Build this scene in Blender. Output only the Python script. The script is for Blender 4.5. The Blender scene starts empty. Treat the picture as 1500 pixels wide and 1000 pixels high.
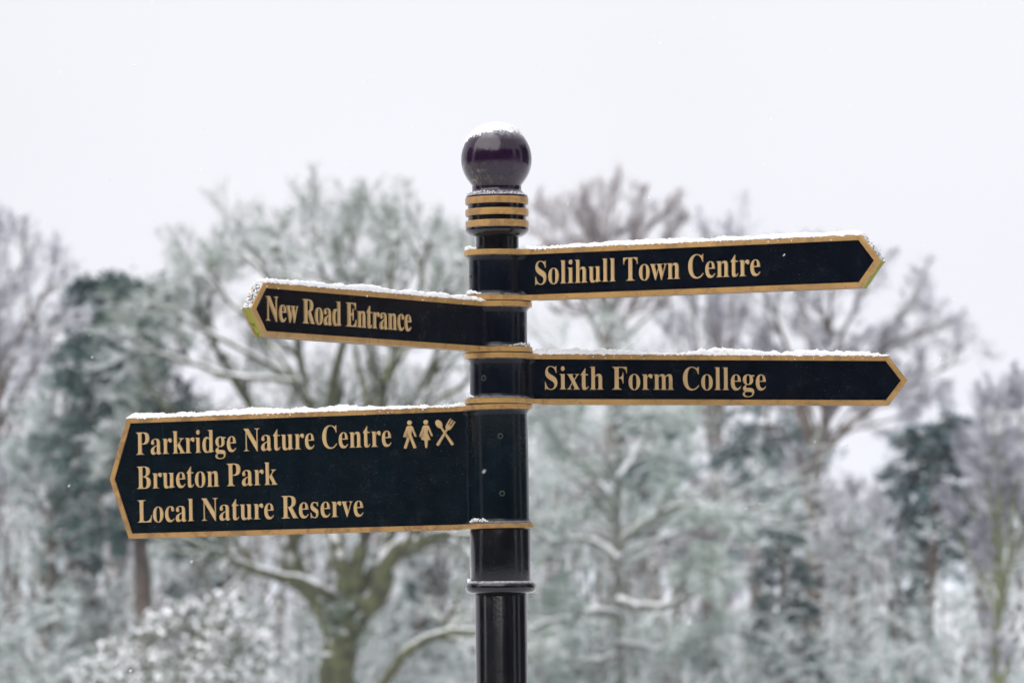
import bpy, bmesh, math, random
import numpy as np
from mathutils import Matrix, Vector, noise as mnoise

sc = bpy.context.scene
COL = sc.collection
K = 0.0015                      # metres per photograph pixel at the post
CAM_Z, CAM_D, FOC = 1.6, 10.0, 160.0
PITCH = math.atan(0.054)
ROLL = math.radians(-0.62)

# ------------------------------------------------------------------ camera
cam = bpy.data.cameras.new('camera')
cam.lens = FOC
cam.sensor_width = 36.0
cam.clip_end = 6000.0
cam.clip_start = 0.1
cam_ob = bpy.data.objects.new('camera', cam)
COL.objects.link(cam_ob)
CAM_M = Matrix.Translation((0, -CAM_D, CAM_Z)) @ Matrix.Rotation(math.pi / 2 + PITCH, 4, 'X') @ Matrix.Rotation(ROLL, 4, 'Z')
cam_ob.matrix_world = CAM_M
cam.dof.use_dof = True
cam.dof.focus_distance = 9.9
cam.dof.aperture_fstop = 7.2
cam.dof.aperture_blades = 0
sc.camera = cam_ob

# ------------------------------------------------------------------ sky
SUN_EL, SUN_AZ = math.radians(42), math.radians(-140)     # azimuth from +Y, clockwise; from behind-left of the camera
world = bpy.data.worlds.new('World')
sc.world = world
world.use_nodes = True
wn, wl = world.node_tree.nodes, world.node_tree.links
bg = wn['Background']
sky = wn.new('ShaderNodeTexSky')
sky.sky_type = 'NISHITA'
sky.sun_disc = False
sky.sun_elevation = SUN_EL
sky.sun_rotation = SUN_AZ
sky.air_density = 1.0
sky.dust_density = 4.0
hs = wn.new('ShaderNodeHueSaturation')
hs.inputs['Saturation'].default_value = 0.12
hs.inputs['Value'].default_value = 0.55
wl.new(sky.outputs['Color'], hs.inputs['Color'])
mx = wn.new('ShaderNodeMix')
mx.data_type = 'RGBA'
mx.inputs[0].default_value = 0.90
wl.new(hs.outputs['Color'], mx.inputs[6])
mx.inputs[7].default_value = (4.12, 4.08, 4.36, 1)
cn = wn.new('ShaderNodeTexNoise')
cn.inputs['Scale'].default_value = 5.0
cn.inputs['Detail'].default_value = 3.0
tcw = wn.new('ShaderNodeTexCoord')
wl.new(tcw.outputs['Generated'], cn.inputs['Vector'])
cr = wn.new('ShaderNodeMapRange')
cr.inputs['From Min'].default_value = 0.3
cr.inputs['From Max'].default_value = 0.7
cr.inputs['To Min'].default_value = 0.965
cr.inputs['To Max'].default_value = 1.035
wl.new(cn.outputs['Fac'], cr.inputs['Value'])
vm = wn.new('ShaderNodeVectorMath')
vm.operation = 'SCALE'
wl.new(mx.outputs[2], vm.inputs[0])
wl.new(cr.outputs['Result'], vm.inputs['Scale'])
wl.new(vm.outputs[0], bg.inputs['Color'])
bg.inputs['Strength'].default_value = 0.1

sun = bpy.data.lights.new('sun', 'SUN')
sun.energy = 1.5
sun.angle = math.radians(80)
sun.color = (1.0, 0.97, 0.93)
sun_ob = bpy.data.objects.new('sun', sun)
COL.objects.link(sun_ob)
sd = Vector((math.sin(SUN_AZ) * math.cos(SUN_EL), math.cos(SUN_AZ) * math.cos(SUN_EL), math.sin(SUN_EL)))
sun_ob.rotation_euler = sd.to_track_quat('Z', 'Y').to_euler()

sc.view_settings.view_transform = 'Standard'
sc.view_settings.look = 'None'
sc.view_settings.exposure = 1.2
sc.view_settings.gamma = 1.0
sc.view_settings.use_curve_mapping = False
sc.cycles.use_denoising = True
sc.cycles.max_bounces = 5
sc.cycles.diffuse_bounces = 3
sc.cycles.glossy_bounces = 2
sc.cycles.volume_bounces = 1
sc.cycles.use_adaptive_sampling = False

# ------------------------------------------------------------------ helpers
def at(px, py, B):
    """world point seen at photograph pixel (1500 x 1000), B metres in front of the camera plane (along +Y)"""
    f = FOC / 36.0 * 1500.0
    d = CAM_M.to_3x3() @ Vector(((px - 750) / f, (500 - py) / f, -1.0))
    return Vector((0, -CAM_D, CAM_Z)) + d * (B / d.y)


def tag(o, label=None, cat=None, group=None, kind=None):
    if label: o['label'] = label
    if cat: o['category'] = cat
    if group: o['group'] = group
    if kind: o['kind'] = kind
    return o


def link(name, mesh, mats=None, parent=None):
    o = bpy.data.objects.new(name, mesh)
    COL.objects.link(o)
    if mats is not None:
        for m in (mats if isinstance(mats, (list, tuple)) else [mats]):
            mesh.materials.append(m)
    if parent is not None:
        o.parent = parent
    return o


def empty(name, loc=(0, 0, 0)):
    o = bpy.data.objects.new(name, None)
    o.empty_display_size = 0.2
    o.location = loc
    COL.objects.link(o)
    return o


def np_mesh(name, verts, quads=None, tris=None, smooth=True, mat_idx=None):
    verts = np.asarray(verts, np.float32).reshape(-1, 3)
    nq = 0 if quads is None else len(quads)
    nt = 0 if tris is None else len(tris)
    me = bpy.data.meshes.new(name)
    me.vertices.add(len(verts))
    me.vertices.foreach_set('co', verts.ravel())
    loops = []
    if nq: loops.append(np.asarray(quads, np.int32).ravel())
    if nt: loops.append(np.asarray(tris, np.int32).ravel())
    loops = np.concatenate(loops)
    me.loops.add(len(loops))
    me.loops.foreach_set('vertex_index', loops)
    tot = np.concatenate([np.full(nq, 4, np.int32), np.full(nt, 3, np.int32)])
    start = np.concatenate([[0], np.cumsum(tot)[:-1]]).astype(np.int32)
    me.polygons.add(nq + nt)
    me.polygons.foreach_set('loop_start', start)
    me.polygons.foreach_set('loop_total', tot)
    me.polygons.foreach_set('use_smooth', np.full(nq + nt, smooth, bool))
    if mat_idx is not None:
        me.polygons.foreach_set('material_index', np.asarray(mat_idx, np.int32))
    me.update(calc_edges=True)
    return me


def loft(rings, cap=True):
    """closed rings of equal length -> verts, quads and n-gon caps as a bmesh"""
    bm = bmesh.new()
    rows = [[bm.verts.new(p) for p in r] for r in rings]
    n = len(rows[0])
    for a, b in zip(rows, rows[1:]):
        for i in range(n):
            j = (i + 1) % n
            bm.faces.new((a[i], a[j], b[j], b[i]))
    if cap:
        bm.faces.new(list(reversed(rows[0])))
        bm.faces.new(rows[-1])
    return bm


def bm_mesh(bm, name, smooth_angle=None):
    bmesh.ops.recalc_face_normals(bm, faces=bm.faces)
    me = bpy.data.meshes.new(name)
    bm.to_mesh(me)
    bm.free()
    if smooth_angle is not None:
        me.polygons.foreach_set('use_smooth', [True] * len(me.polygons))
        me.set_sharp_from_angle(angle=math.radians(smooth_angle))
    return me


def lathe(profile, seg=64):
    """profile: (radius, z) list bottom to top"""
    return loft([[(r * math.cos(2 * math.pi * i / seg), r * math.sin(2 * math.pi * i / seg), z) for i in range(seg)] for r, z in profile])


# ------------------------------------------------------------------ materials
def new_mat(name):
    m = bpy.data.materials.new(name)
    m.use_nodes = True
    nt = m.node_tree
    return m, nt, nt.nodes['Principled BSDF']


def node(nt, kind, **kw):
    n = nt.nodes.new(kind)
    for k, v in kw.items():
        setattr(n, k, v)
    return n


def noise_tex(nt, scale, detail=4.0, rough=0.6, coord='Object', dist=0.0):
    tc = node(nt, 'ShaderNodeTexCoord')
    t = node(nt, 'ShaderNodeTexNoise')
    t.inputs['Scale'].default_value = scale
    t.inputs['Detail'].default_value = detail
    t.inputs['Roughness'].default_value = rough
    t.inputs['Distortion'].default_value = dist
    nt.links.new(tc.outputs[coord], t.inputs['Vector'])
    return t


def maprange(nt, src, a, b, c=0.0, d=1.0, smooth=True):
    r = node(nt, 'ShaderNodeMapRange')
    r.interpolation_type = 'SMOOTHSTEP' if smooth else 'LINEAR'
    r.inputs['From Min'].default_value = a
    r.inputs['From Max'].default_value = b
    r.inputs['To Min'].default_value = c
    r.inputs['To Max'].default_value = d
    nt.links.new(src, r.inputs['Value'])
    return r.outputs['Result']


def math_n(nt, op, a, b):
    n = node(nt, 'ShaderNodeMath', operation=op)
    for i, v in enumerate((a, b)):
        if isinstance(v, (int, float)): n.inputs[i].default_value = v
        else: nt.links.new(v, n.inputs[i])
    return n.outputs[0]


def mixc(nt, fac, a, b):
    n = node(nt, 'ShaderNodeMix', data_type='RGBA')
    for i, v in ((0, fac), (6, a), (7, b)):
        if isinstance(v, (int, float)): n.inputs[i].default_value = v
        elif isinstance(v, tuple): n.inputs[i].default_value = (*v, 1)
        else: nt.links.new(v, n.inputs[i])
    return n.outputs[2]


def normal_z(nt):
    g = node(nt, 'ShaderNodeNewGeometry')
    s = node(nt, 'ShaderNodeSeparateXYZ')
    nt.links.new(g.outputs['Normal'], s.inputs[0])
    return s.outputs['Z']


def bump(nt, bsdf, height, strength=0.3, dist=0.002):
    b = node(nt, 'ShaderNodeBump')
    b.inputs['Strength'].default_value = strength
    b.inputs['Distance'].default_value = dist
    nt.links.new(height, b.inputs['Height'])
    nt.links.new(b.outputs['Normal'], bsdf.inputs['Normal'])


def black_paint(name, col, moss=0.0, rough=0.2, spec=0.5):
    m, nt, b = new_mat(name)
    big = noise_tex(nt, 9.0, 5, 0.65)
    base = mixc(nt, maprange(nt, big.outputs['Fac'], 0.35, 0.7), col, tuple(c * 1.8 + 0.0006 for c in col))
    tc = node(nt, 'ShaderNodeTexCoord'); mp = node(nt, 'ShaderNodeMapping'); mp.inputs['Scale'].default_value = (90, 90, 5)
    nt.links.new(tc.outputs['Object'], mp.inputs['Vector'])
    st = node(nt, 'ShaderNodeTexNoise'); st.inputs['Scale'].default_value = 1.0; st.inputs['Detail'].default_value = 4.0
    nt.links.new(mp.outputs[0], st.inputs['Vector'])
    base = mixc(nt, maprange(nt, st.outputs['Fac'], 0.54, 0.70, 0, 0.7), base, (col[0] + 0.003, col[1] + 0.006, col[2] + 0.0075))
    sc2 = noise_tex(nt, 24.0, 8, 0.8, dist=2.5)
    base = mixc(nt, maprange(nt, sc2.outputs['Fac'], 0.685, 0.72, 0, 0.35), base, (0.10, 0.11, 0.11))
    specks = noise_tex(nt, 420.0, 2, 0.5)
    base = mixc(nt, maprange(nt, specks.outputs['Fac'], 0.69, 0.76, 0, 0.5), base, (0.16, 0.18, 0.19))
    # thin frost lying on ledges
    nz = normal_z(nt)
    fr = noise_tex(nt, 90.0, 5, 0.7)
    f = math_n(nt, 'MULTIPLY', maprange(nt, nz, 0.45, 0.95), maprange(nt, fr.outputs['Fac'], 0.30, 0.62, 0.15, 0.8))
    base = mixc(nt, f, base, (0.72, 0.74, 0.80))
    if moss > 0:
        mo = noise_tex(nt, 60.0, 6, 0.75)
        g = node(nt, 'ShaderNodeNewGeometry')
        s = node(nt, 'ShaderNodeSeparateXYZ')
        nt.links.new(g.outputs['Normal'], s.inputs[0])
        under = math_n(nt, 'MULTIPLY', maprange(nt, s.outputs['Z'], 0.1, -0.6), maprange(nt, s.outputs['X'], 0.1, -0.75, 0.12, 1.0))
        mf = math_n(nt, 'MULTIPLY', under, maprange(nt, mo.outputs['Fac'], 0.50, 0.66, 0, moss))
        base = mixc(nt, mf, base, (0.20, 0.22, 0.03))
    nt.links.new(base, b.inputs['Base Color'])
    rr = noise_tex(nt, 30.0, 5, 0.7)
    r = maprange(nt, rr.outputs['Fac'], 0.3, 0.7, rough * 0.6, rough * 2.0, False)
    r2 = math_n(nt, 'ADD', r, math_n(nt, 'MULTIPLY', f, 0.5))
    nt.links.new(r2, b.inputs['Roughness'])
    b.inputs['Specular IOR Level'].default_value = spec
    bn = noise_tex(nt, 160.0, 4, 0.6)
    bump(nt, b, bn.outputs['Fac'], 0.12, 0.002)
    return m


def gold_paint(name, col, wear=0.5, wearcol=(0.25, 0.15, 0.06)):
    m, nt, b = new_mat(name)
    big = noise_tex(nt, 14.0, 5, 0.65)
    base = mixc(nt, maprange(nt, big.outputs['Fac'], 0.3, 0.7), col, tuple(c * 0.80 for c in col))
    w1 = noise_tex(nt, 38.0, 8, 0.72, dist=0.6)
    base = mixc(nt, maprange(nt, w1.outputs['Fac'], 0.60 - 0.13 * wear, 0.66 - 0.10 * wear, 0, 0.75 * min(1, wear * 1.4)), base, wearcol)
    w2 = noise_tex(nt, 120.0, 6, 0.75)
    base = mixc(nt, maprange(nt, w2.outputs['Fac'], 0.635, 0.69, 0, 0.85), base, (0.03, 0.025, 0.02))
    nt.links.new(base, b.inputs['Base Color'])
    b.inputs['Roughness'].default_value = 0.38
    b.inputs['Specular IOR Level'].default_value = 0.5
    bump(nt, b, w1.outputs['Fac'], 0.25, 0.002)
    return m


def snow_mat():
    m, nt, b = new_mat('snow')
    n = noise_tex(nt, 200.0, 5, 0.7)
    nt.links.new(mixc(nt, n.outputs['Fac'], (0.90, 0.915, 0.94), (0.95, 0.955, 0.97)), b.inputs['Base Color'])
    b.inputs['Roughness'].default_value = 0.7
    b.inputs['Specular IOR Level'].default_value = 0.2
    b.inputs['Subsurface Weight'].default_value = 0.25
    b.inputs['Subsurface Radius'].default_value = (0.006, 0.007, 0.009)
    b.inputs['Subsurface Scale'].default_value = 0.6
    bump(nt, b, n.outputs['Fac'], 0.3, 0.002)
    return m


def algae_mat():
    m, nt, b = new_mat('algae_on_paint')
    n = noise_tex(nt, 55.0, 7, 0.75)
    n2 = noise_tex(nt, 260.0, 4, 0.6)
    c = mixc(nt, n2.outputs['Fac'], (0.20, 0.22, 0.02), (0.38, 0.38, 0.06))
    c = mixc(nt, maprange(nt, n.outputs['Fac'], 0.50, 0.66), c, (0.02, 0.025, 0.01))
    nt.links.new(c, b.inputs['Base Color'])
    b.inputs['Roughness'].default_value = 0.85
    bump(nt, b, n2.outputs['Fac'], 0.5, 0.003)
    return m


def bark_mat(name, col, col2, snow=(0.35, 0.75), amount=1.0, nscale=6.0):
    m, nt, b = new_mat(name)
    n = noise_tex(nt, nscale, 4, 0.65)
    c = mixc(nt, maprange(nt, n.outputs['Fac'], 0.35, 0.65), col, col2)
    nz = normal_z(nt)
    n2 = noise_tex(nt, 1.6, 4, 0.65)
    s = math_n(nt, 'ADD', nz, maprange(nt, n2.outputs['Fac'], 0.33, 0.67, -0.6, 0.6, False))
    c = mixc(nt, maprange(nt, s, snow[0], snow[1], 0, amount), c, (0.86, 0.87, 0.91))
    nt.links.new(c, b.inputs['Base Color'])
    b.inputs['Roughness'].default_value = 0.9
    b.inputs['Specular IOR Level'].default_value = 0.1
    return m


def leaf_mat(name, col, col2, snow=(0.2, 0.7), amount=1.0, spread=0.45):
    m, nt, b = new_mat(name)
    n = noise_tex(nt, 2.3, 4, 0.65)
    c = mixc(nt, maprange(nt, n.outputs['Fac'], 0.35, 0.65), col, col2)
    nz = normal_z(nt)
    n2 = noise_tex(nt, 1.7, 5, 0.7)
    s = math_n(nt, 'ADD', nz, maprange(nt, n2.outputs['Fac'], 0.3, 0.7, -spread, spread, False))
    c = mixc(nt, maprange(nt, s, snow[0], snow[1], 0, amount), c, (0.86, 0.87, 0.91))
    nt.links.new(c, b.inputs['Base Color'])
    b.inputs['Roughness'].default_value = 0.8
    b.inputs['Specular IOR Level'].default_value = 0.1
    return m


M_POST = black_paint('post_black_paint', (0.0022, 0.0022, 0.0036), rough=0.12, spec=0.5)
M_BALL = black_paint('finial_black_paint', (0.012, 0.003, 0.015), moss=0.9, rough=0.10)
M_PANEL = black_paint('panel_black_paint', (0.0004, 0.0014, 0.0046), rough=0.16, spec=0.25)
M_PANEL_BIG = black_paint('panel_dark_green_black_paint', (0.0001, 0.0028, 0.0052), rough=0.16, spec=0.25)
M_GOLD = gold_paint('gold_paint', (0.44, 0.255, 0.082), 0.7)
M_GOLD_WORN = gold_paint('worn_gold_paint', (0.41, 0.235, 0.078), 1.0, (0.20, 0.115, 0.05))
M_GOLD_RING = gold_paint('ring_gold_paint', (0.46, 0.26, 0.085), 0.9)
M_LETTER = gold_paint('letter_gold_paint', (0.54, 0.365, 0.17), 0.45, (0.30, 0.19, 0.09))
M_SNOW = snow_mat()
M_ALGAE = algae_mat()
M_STEEL, _nt, _b = new_mat('dull_screw_metal')
_b.inputs['Base Color'].default_value = (0.05, 0.06, 0.045, 1)
_b.inputs['Metallic'].default_value = 0.6
_b.inputs['Roughness'].default_value = 0.45

# ------------------------------------------------------------------ ground
def ground_z(x, y):
    t = np.clip((np.asarray(y, float) - 12) / 50.0, 0, 1)
    return -1.5 * t * t * (3 - 2 * t)


gx = np.concatenate([-np.geomspace(3000, 60, 14), np.linspace(-50, 50, 61), np.geomspace(60, 3000, 14)])
gy = np.concatenate([-np.geomspace(3000, 60, 10), np.linspace(-50, 130, 91), np.geomspace(140, 4000, 14)])
GX, GY = np.meshgrid(gx, gy, indexing='ij')
rng = np.random.default_rng(5)
GZ = ground_z(GX, GY) + np.where((np.abs(GX) < 60) & (np.abs(GY) < 130) & (np.hypot(GX, GY) > 1.0), rng.normal(0, 0.025, GX.shape), 0)
gv = np.stack([GX, GY, GZ], -1).reshape(-1, 3)
ny = len(gy)
ii, jj = np.meshgrid(np.arange(len(gx) - 1), np.arange(ny - 1), indexing='ij')
q = np.stack([ii * ny + jj, (ii + 1) * ny + jj, (ii + 1) * ny + jj + 1, ii * ny + jj + 1], -1).reshape(-1, 4)
mg, nt, b = new_mat('snowy_ground')
n1 = noise_tex(nt, 0.5, 6, 0.7)
n2 = noise_tex(nt, 6.0, 5, 0.7)
c = mixc(nt, maprange(nt, n2.outputs['Fac'], 0.58, 0.72, 0, 0.6), (0.84, 0.85, 0.89), (0.20, 0.23, 0.13))
c = mixc(nt, maprange(nt, n1.outputs['Fac'], 0.45, 0.7, 0, 0.6), c, (0.80, 0.82, 0.86))
nt.links.new(c, b.inputs['Base Color'])
b.inputs['Roughness'].default_value = 0.85
bump(nt, b, n2.outputs['Fac'], 0.4, 0.05)
tag(link('ground', np_mesh('ground', gv, q), mg), kind='structure')

# ------------------------------------------------------------------ trees
def norm(v):
    return v / np.maximum(np.linalg.norm(v, axis=-1, keepdims=True), 1e-9)


def poly(rng, start, d, length, nseg, wander, trop, r0, r1):
    """n wandering polylines at once: points (n, nseg+1, 3), radii (n, nseg+1), directions (n, nseg+1, 3)"""
    n = len(start)
    P = np.zeros((n, nseg + 1, 3)); D = np.zeros((n, nseg + 1, 3))
    P[:, 0] = start; D[:, 0] = d
    step = (length / nseg)[:, None]
    cur = d.copy()
    for s in range(nseg):
        cur = norm(cur + rng.normal(0, wander, (n, 3)) + np.asarray(trop))
        P[:, s + 1] = P[:, s] + cur * step
        D[:, s + 1] = cur
    t = np.linspace(0, 1, nseg + 1)[None]
    R = r0[:, None] * (1 - t) + r1[:, None] * t
    return P, R, D


def children(rng, P, R, D, L, per, t0, t1, ang, lfac, rfac, flat=0.0):
    n, m = P.shape[:2]
    t = (np.arange(per)[None] + rng.random((n, per))) / per * (t1 - t0) + t0
    f = t * (m - 1)
    i = np.minimum(f.astype(int), m - 2); w = (f - i)[..., None]
    rows = np.arange(n)[:, None]
    s = P[rows, i] * (1 - w) + P[rows, i + 1] * w
    pr = R[rows, i] * (1 - w[..., 0]) + R[rows, i + 1] * w[..., 0]
    d = norm(D[rows, i + 1])
    rv = rng.normal(0, 1, (n, per, 3))
    rv[..., 2] *= (1 - flat)
    side = norm(rv - (rv * d).sum(-1, keepdims=True) * d)
    a = np.radians(ang[0] + rng.random((n, per, 1)) * (ang[1] - ang[0]))
    nd = norm(d * np.cos(a) + side * np.sin(a))
    ln = L[:, None] * lfac * (1 - 0.55 * t) * rng.uniform(0.65, 1.25, (n, per))
    return s.reshape(-1, 3), nd.reshape(-1, 3), ln.ravel(), (pr * rfac).ravel()


class Tubes:
    def __init__(self): self.v, self.q, self.n = [], [], 0

    def add(self, P, R, sides):
        n, m = P.shape[:2]
        T = np.gradient(P, axis=1)
        T = norm(T)
        ref = np.where(np.abs(T[..., 2:3]) > 0.9, np.array([1.0, 0, 0]), np.array([0, 0, 1.0]))
        A = norm(np.cross(T, ref)); B = np.cross(T, A)
        ang = np.arange(sides) * 2 * math.pi / sides + 0.5
        V = P[:, :, None] + R[:, :, None, None] * (A[:, :, None] * np.cos(ang)[None, None, :, None] + B[:, :, None] * np.sin(ang)[None, None, :, None])
        base = self.n + (np.arange(n)[:, None, None] * m + np.arange(m - 1)[None, :, None]) * sides
        k = np.arange(sides)[None, None]; k2 = (k + 1) % sides
        q = np.stack([base + k, base + k2, base + sides + k2, base + sides + k], -1).reshape(-1, 4)
        self.v.append(V.reshape(-1, 3)); self.q.append(q); self.n += n * m * sides

    def mesh(self, name):
        return np_mesh(name, np.concatenate(self.v), np.concatenate(self.q))


class Leaves:
    def __init__(self): self.v, self.n = [], 0

    def add(self, rng, pos, size, aspect=0.5, tilt=0.5, along=None):
        n = len(pos)
        nrm = norm(np.array([0, 0, 1.0]) + rng.normal(0, tilt, (n, 3)))
        d = rng.normal(0, 1, (n, 3)) if along is None else along + rng.normal(0, 0.35, (n, 3))
        d = norm(d - (d * nrm).sum(-1, keepdims=True) * nrm)
        s = np.cross(nrm, d)
        L = (size * rng.uniform(0.6, 1.3, n))[:, None]
        W = L * aspect * 0.5
        self.v.append(np.stack([pos, pos + d * L * 0.5 + s * W, pos + d * L, pos + d * L * 0.5 - s * W], 1).reshape(-1, 3))
        self.n += n

    def mesh(self, name):
        v = np.concatenate(self.v)
        return np_mesh(name, v, np.arange(len(v)).reshape(-1, 4), smooth=False)


def snow_tubes(T, P, R, min_r=0.006, k=0.85, lift=0.55):
    d = norm(np.gradient(P, axis=1))
    hor = np.sqrt(np.clip(1 - d[..., 2] ** 2, 0, 1))
    rs = (R * k + min_r) * np.clip(hor * 1.5 - 0.35, 0.02, 1)
    Q = P.copy(); Q[..., 2] += R * lift
    T.add(Q, rs, 4)


def bare_tree(name, label, base, height, trunk_r, levels, seed, mats, group, limbs=None, trunk_lean=(0, 0), trunk_frac=0.35,
              spread=(28, 60), trop=0.05, wander=0.16, snow=True, flat=0.0, twig_r=0.006, lfac=0.62, first_len=0.62, snow_k=0.85, t_first=0.3):
    """levels: number of children per branch for every level after the trunk"""
    rng = np.random.default_rng(seed)
    root = empty(name, base)
    wood, crown, sn = Tubes(), Tubes(), Tubes()
    h = height
    if limbs is None:
        lean = np.array([[trunk_lean[0], trunk_lean[1], 1.0]])
        P, R, D = poly(rng, np.array([[0, 0, -0.25]]), norm(lean), np.array([h * trunk_frac * 1.9]), 10, 0.07, (0, 0, 0.03), np.array([trunk_r]), np.array([trunk_r * 0.35]))
        wood.add(P, R, 10)
        L = np.array([h * first_len / (lfac[0] if isinstance(lfac, tuple) else lfac)])
        t0 = 0.45
    else:
        Ps, Rs = [], []
        for pts, r0, r1 in limbs:
            pts = np.array(pts, float)
            tt = np.linspace(0, len(pts) - 1, 13)
            i = np.minimum(tt.astype(int), len(pts) - 2); w = (tt - i)[:, None]
            p0 = pts[np.maximum(i - 1, 0)]; p1 = pts[i]; p2 = pts[i + 1]; p3 = pts[np.minimum(i + 2, len(pts) - 1)]
            C = 0.5 * (2 * p1 + (p2 - p0) * w + (2 * p0 - 5 * p1 + 4 * p2 - p3) * w ** 2 + (3 * p1 - p0 - 3 * p2 + p3) * w ** 3)
            C[1:] += rng.normal(0, 0.02, (12, 3))
            Ps.append(C); Rs.append(np.linspace(r0, r1, 13))
        P, R = np.array(Ps), np.array(Rs)
        D = norm(np.gradient(P, axis=1))
        wood.add(P, R, 9)
        if snow: snow_tubes(sn, P, R, 0.01, snow_k)
        L = np.linalg.norm(np.diff(P, axis=1), axis=-1).sum(1)
        t0 = t_first
    nl = len(levels)
    for k, per in enumerate(levels):
        last = k == nl - 1
        lf = lfac[min(k, len(lfac) - 1)] if isinstance(lfac, tuple) else (lfac if (k or limbs is not None) else 0.62)
        s, d, ln, r = children(rng, P, R, D, L, per, t0 if k == 0 else 0.12, 1.0, spread, lf, 0.62 if k else 0.66, flat)
        r = np.maximum(r, twig_r)
        nseg = 7 if k == 0 else (4 if not last else 2)
        P, R, D = poly(rng, s, d, ln, nseg, wander, (0, 0, trop), r, np.maximum(r * 0.35, twig_r * 0.7))
        L = ln
        if k < 2:
            wood.add(P, R, 6)
            if snow: snow_tubes(sn, P, R, 0.006, snow_k)
        else:
            crown.add(P, R, 3 if last else 4)
            if snow and not last: snow_tubes(sn, P, R, 0.004, snow_k)
    link('trunk', wood.mesh(name + '_trunk'), mats[0], root)
    link('crown', crown.mesh(name + '_crown'), mats[1], root)
    if snow: link('snow', sn.mesh(name + '_snow'), M_SNOW_FAR, root)
    return tag(root, label, 'tree', group)


def conifer(name, label, base, height, radius, seed, mats, group, n_br=60, crown_from=0.2, leaf=0.16, dens=60, droop=-0.12, irregular=0.4, top=0.15):
    rng = np.random.default_rng(seed)
    root = empty(name, base)
    wood, lv = Tubes(), Leaves()
    P, R, D = poly(rng, np.array([[0, 0, -0.25]]), np.array([[0, 0, 1.0]]), np.array([height + 0.2]), 10, 0.03, (0, 0, 0.05), np.array([height * 0.022 + 0.04]), np.array([0.03]))
    wood.add(P, R, 9)
    t = crown_from + (1 - crown_from) * rng.random(n_br) ** 0.9
    f = t * 10; i = np.minimum(f.astype(int), 9); w = (f - i)[:, None]
    s = P[0, i] * (1 - w) + P[0, i + 1] * w
    az = rng.random(n_br) * 2 * math.pi
    d = norm(np.stack([np.cos(az), np.sin(az), np.full(n_br, 0.25)], -1))
    u = (t - crown_from) / (1 - crown_from)
    ln = radius * (top + (1 - top) * np.clip(1 - u, 0, 1) ** 0.75) * np.clip(u * 6 + 0.55, 0, 1) * rng.uniform(1 - irregular, 1 + irregular * 0.5, n_br)
    P, R, D = poly(rng, s, d, ln, 6, 0.10, (0, 0, droop), np.full(n_br, 0.045), np.full(n_br, 0.012))
    wood.add(P, R, 5)
    s, d, l2, r = children(rng, P, R, D, ln, 9, 0.15, 1.0, (25, 65), 0.42, 0.6, 0.7)
    P2, R2, D2 = poly(rng, s, d, l2, 3, 0.12, (0, 0, droop), np.full(len(s), 0.012), np.full(len(s), 0.006))
    wood.add(P2, R2, 3)
    per = max(2, int(dens / 9 * 3))
    for PP, DD, pp in ((P, D, 10), (P2, D2, per)):
        n, m = PP.shape[:2]
        tt = rng.random((n, pp)) * (m - 1)
        i = np.minimum(tt.astype(int), m - 2); w = (tt - i)[..., None]
        rows = np.arange(n)[:, None]
        pos = (PP[rows, i] * (1 - w) + PP[rows, i + 1] * w).reshape(-1, 3)
        dd = DD[rows, i + 1].reshape(-1, 3)
        lv.add(rng, pos + rng.normal(0, 0.05, pos.shape), np.full(len(pos), leaf), 0.45, 0.45, dd)
    link('trunk', wood.mesh(name + '_trunk'), mats[0], root)
    link('crown', lv.mesh(name + '_crown'), mats[1], root)
    return tag(root, label, 'tree', group)


def shrub(name, label, base, w, dpt, h, n_stem, n_leaf, leaf, seed, mats, group, clumps=40, tilt=0.5, cat='shrub'):
    rng = np.random.default_rng(seed)
    root = empty(name, base)
    st, lv = Tubes(), Leaves()
    az = rng.random(n_stem) * 2 * math.pi
    d = norm(np.stack([np.cos(az) * w / h * rng.random(n_stem), np.sin(az) * dpt / h * rng.random(n_stem), np.ones(n_stem)], -1))
    P, R, D = poly(rng, rng.normal(0, 0.12, (n_stem, 3)) * np.array([1, 1, 0]) + np.array([0, 0, -0.12]), d, np.full(n_stem, h * 0.9), 6, 0.14, (0, 0, 0.02), np.full(n_stem, 0.03), np.full(n_stem, 0.008))
    st.add(P, R, 5)
    s, dd, ln, r = children(rng, P, R, D, np.full(n_stem, h * 0.8), 8, 0.2, 1, (30, 70), 0.5, 0.5)
    P2, R2, D2 = poly(rng, s, dd, ln, 4, 0.16, (0, 0, 0.04), np.maximum(r, 0.006), np.full(len(s), 0.004))
    st.add(P2, R2, 3)
    # clumps on a lumpy dome
    a = rng.random(clumps) * 2 * math.pi; e = np.arccos(1 - rng.random(clumps) * 0.95)
    rad = rng.uniform(0.62, 1.0, clumps)
    cc = np.stack([np.cos(a) * np.sin(e) * w * rad, np.sin(a) * np.sin(e) * dpt * rad, np.cos(e) * h * rad], -1)
    sz = rng.uniform(0.10, 0.24, clumps) * min(w, h)
    k = rng.integers(0, clumps, n_leaf)
    v = norm(rng.normal(0, 1, (n_leaf, 3))) * (rng.random((n_leaf, 1)) ** 0.5)
    pos = cc[k] + v * sz[k][:, None] * np.array([1.2, 1.2, 0.8])
    ok = pos[:, 2] > 0.02
    lv.add(rng, pos[ok], np.full(ok.sum(), leaf), 0.5, tilt)
    link('stem', st.mesh(name + '_stem'), mats[0], root)
    link('foliage', lv.mesh(name + '_foliage'), mats[1], root)
    return tag(root, label, cat, group)


def foot(px, B):
    p = at(px, 900, B)
    return Vector((p.x, p.y, float(ground_z(p.x, p.y))))


def top_h(px, py, B):
    return at(px, py, B).z - foot(px, B).z


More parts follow.
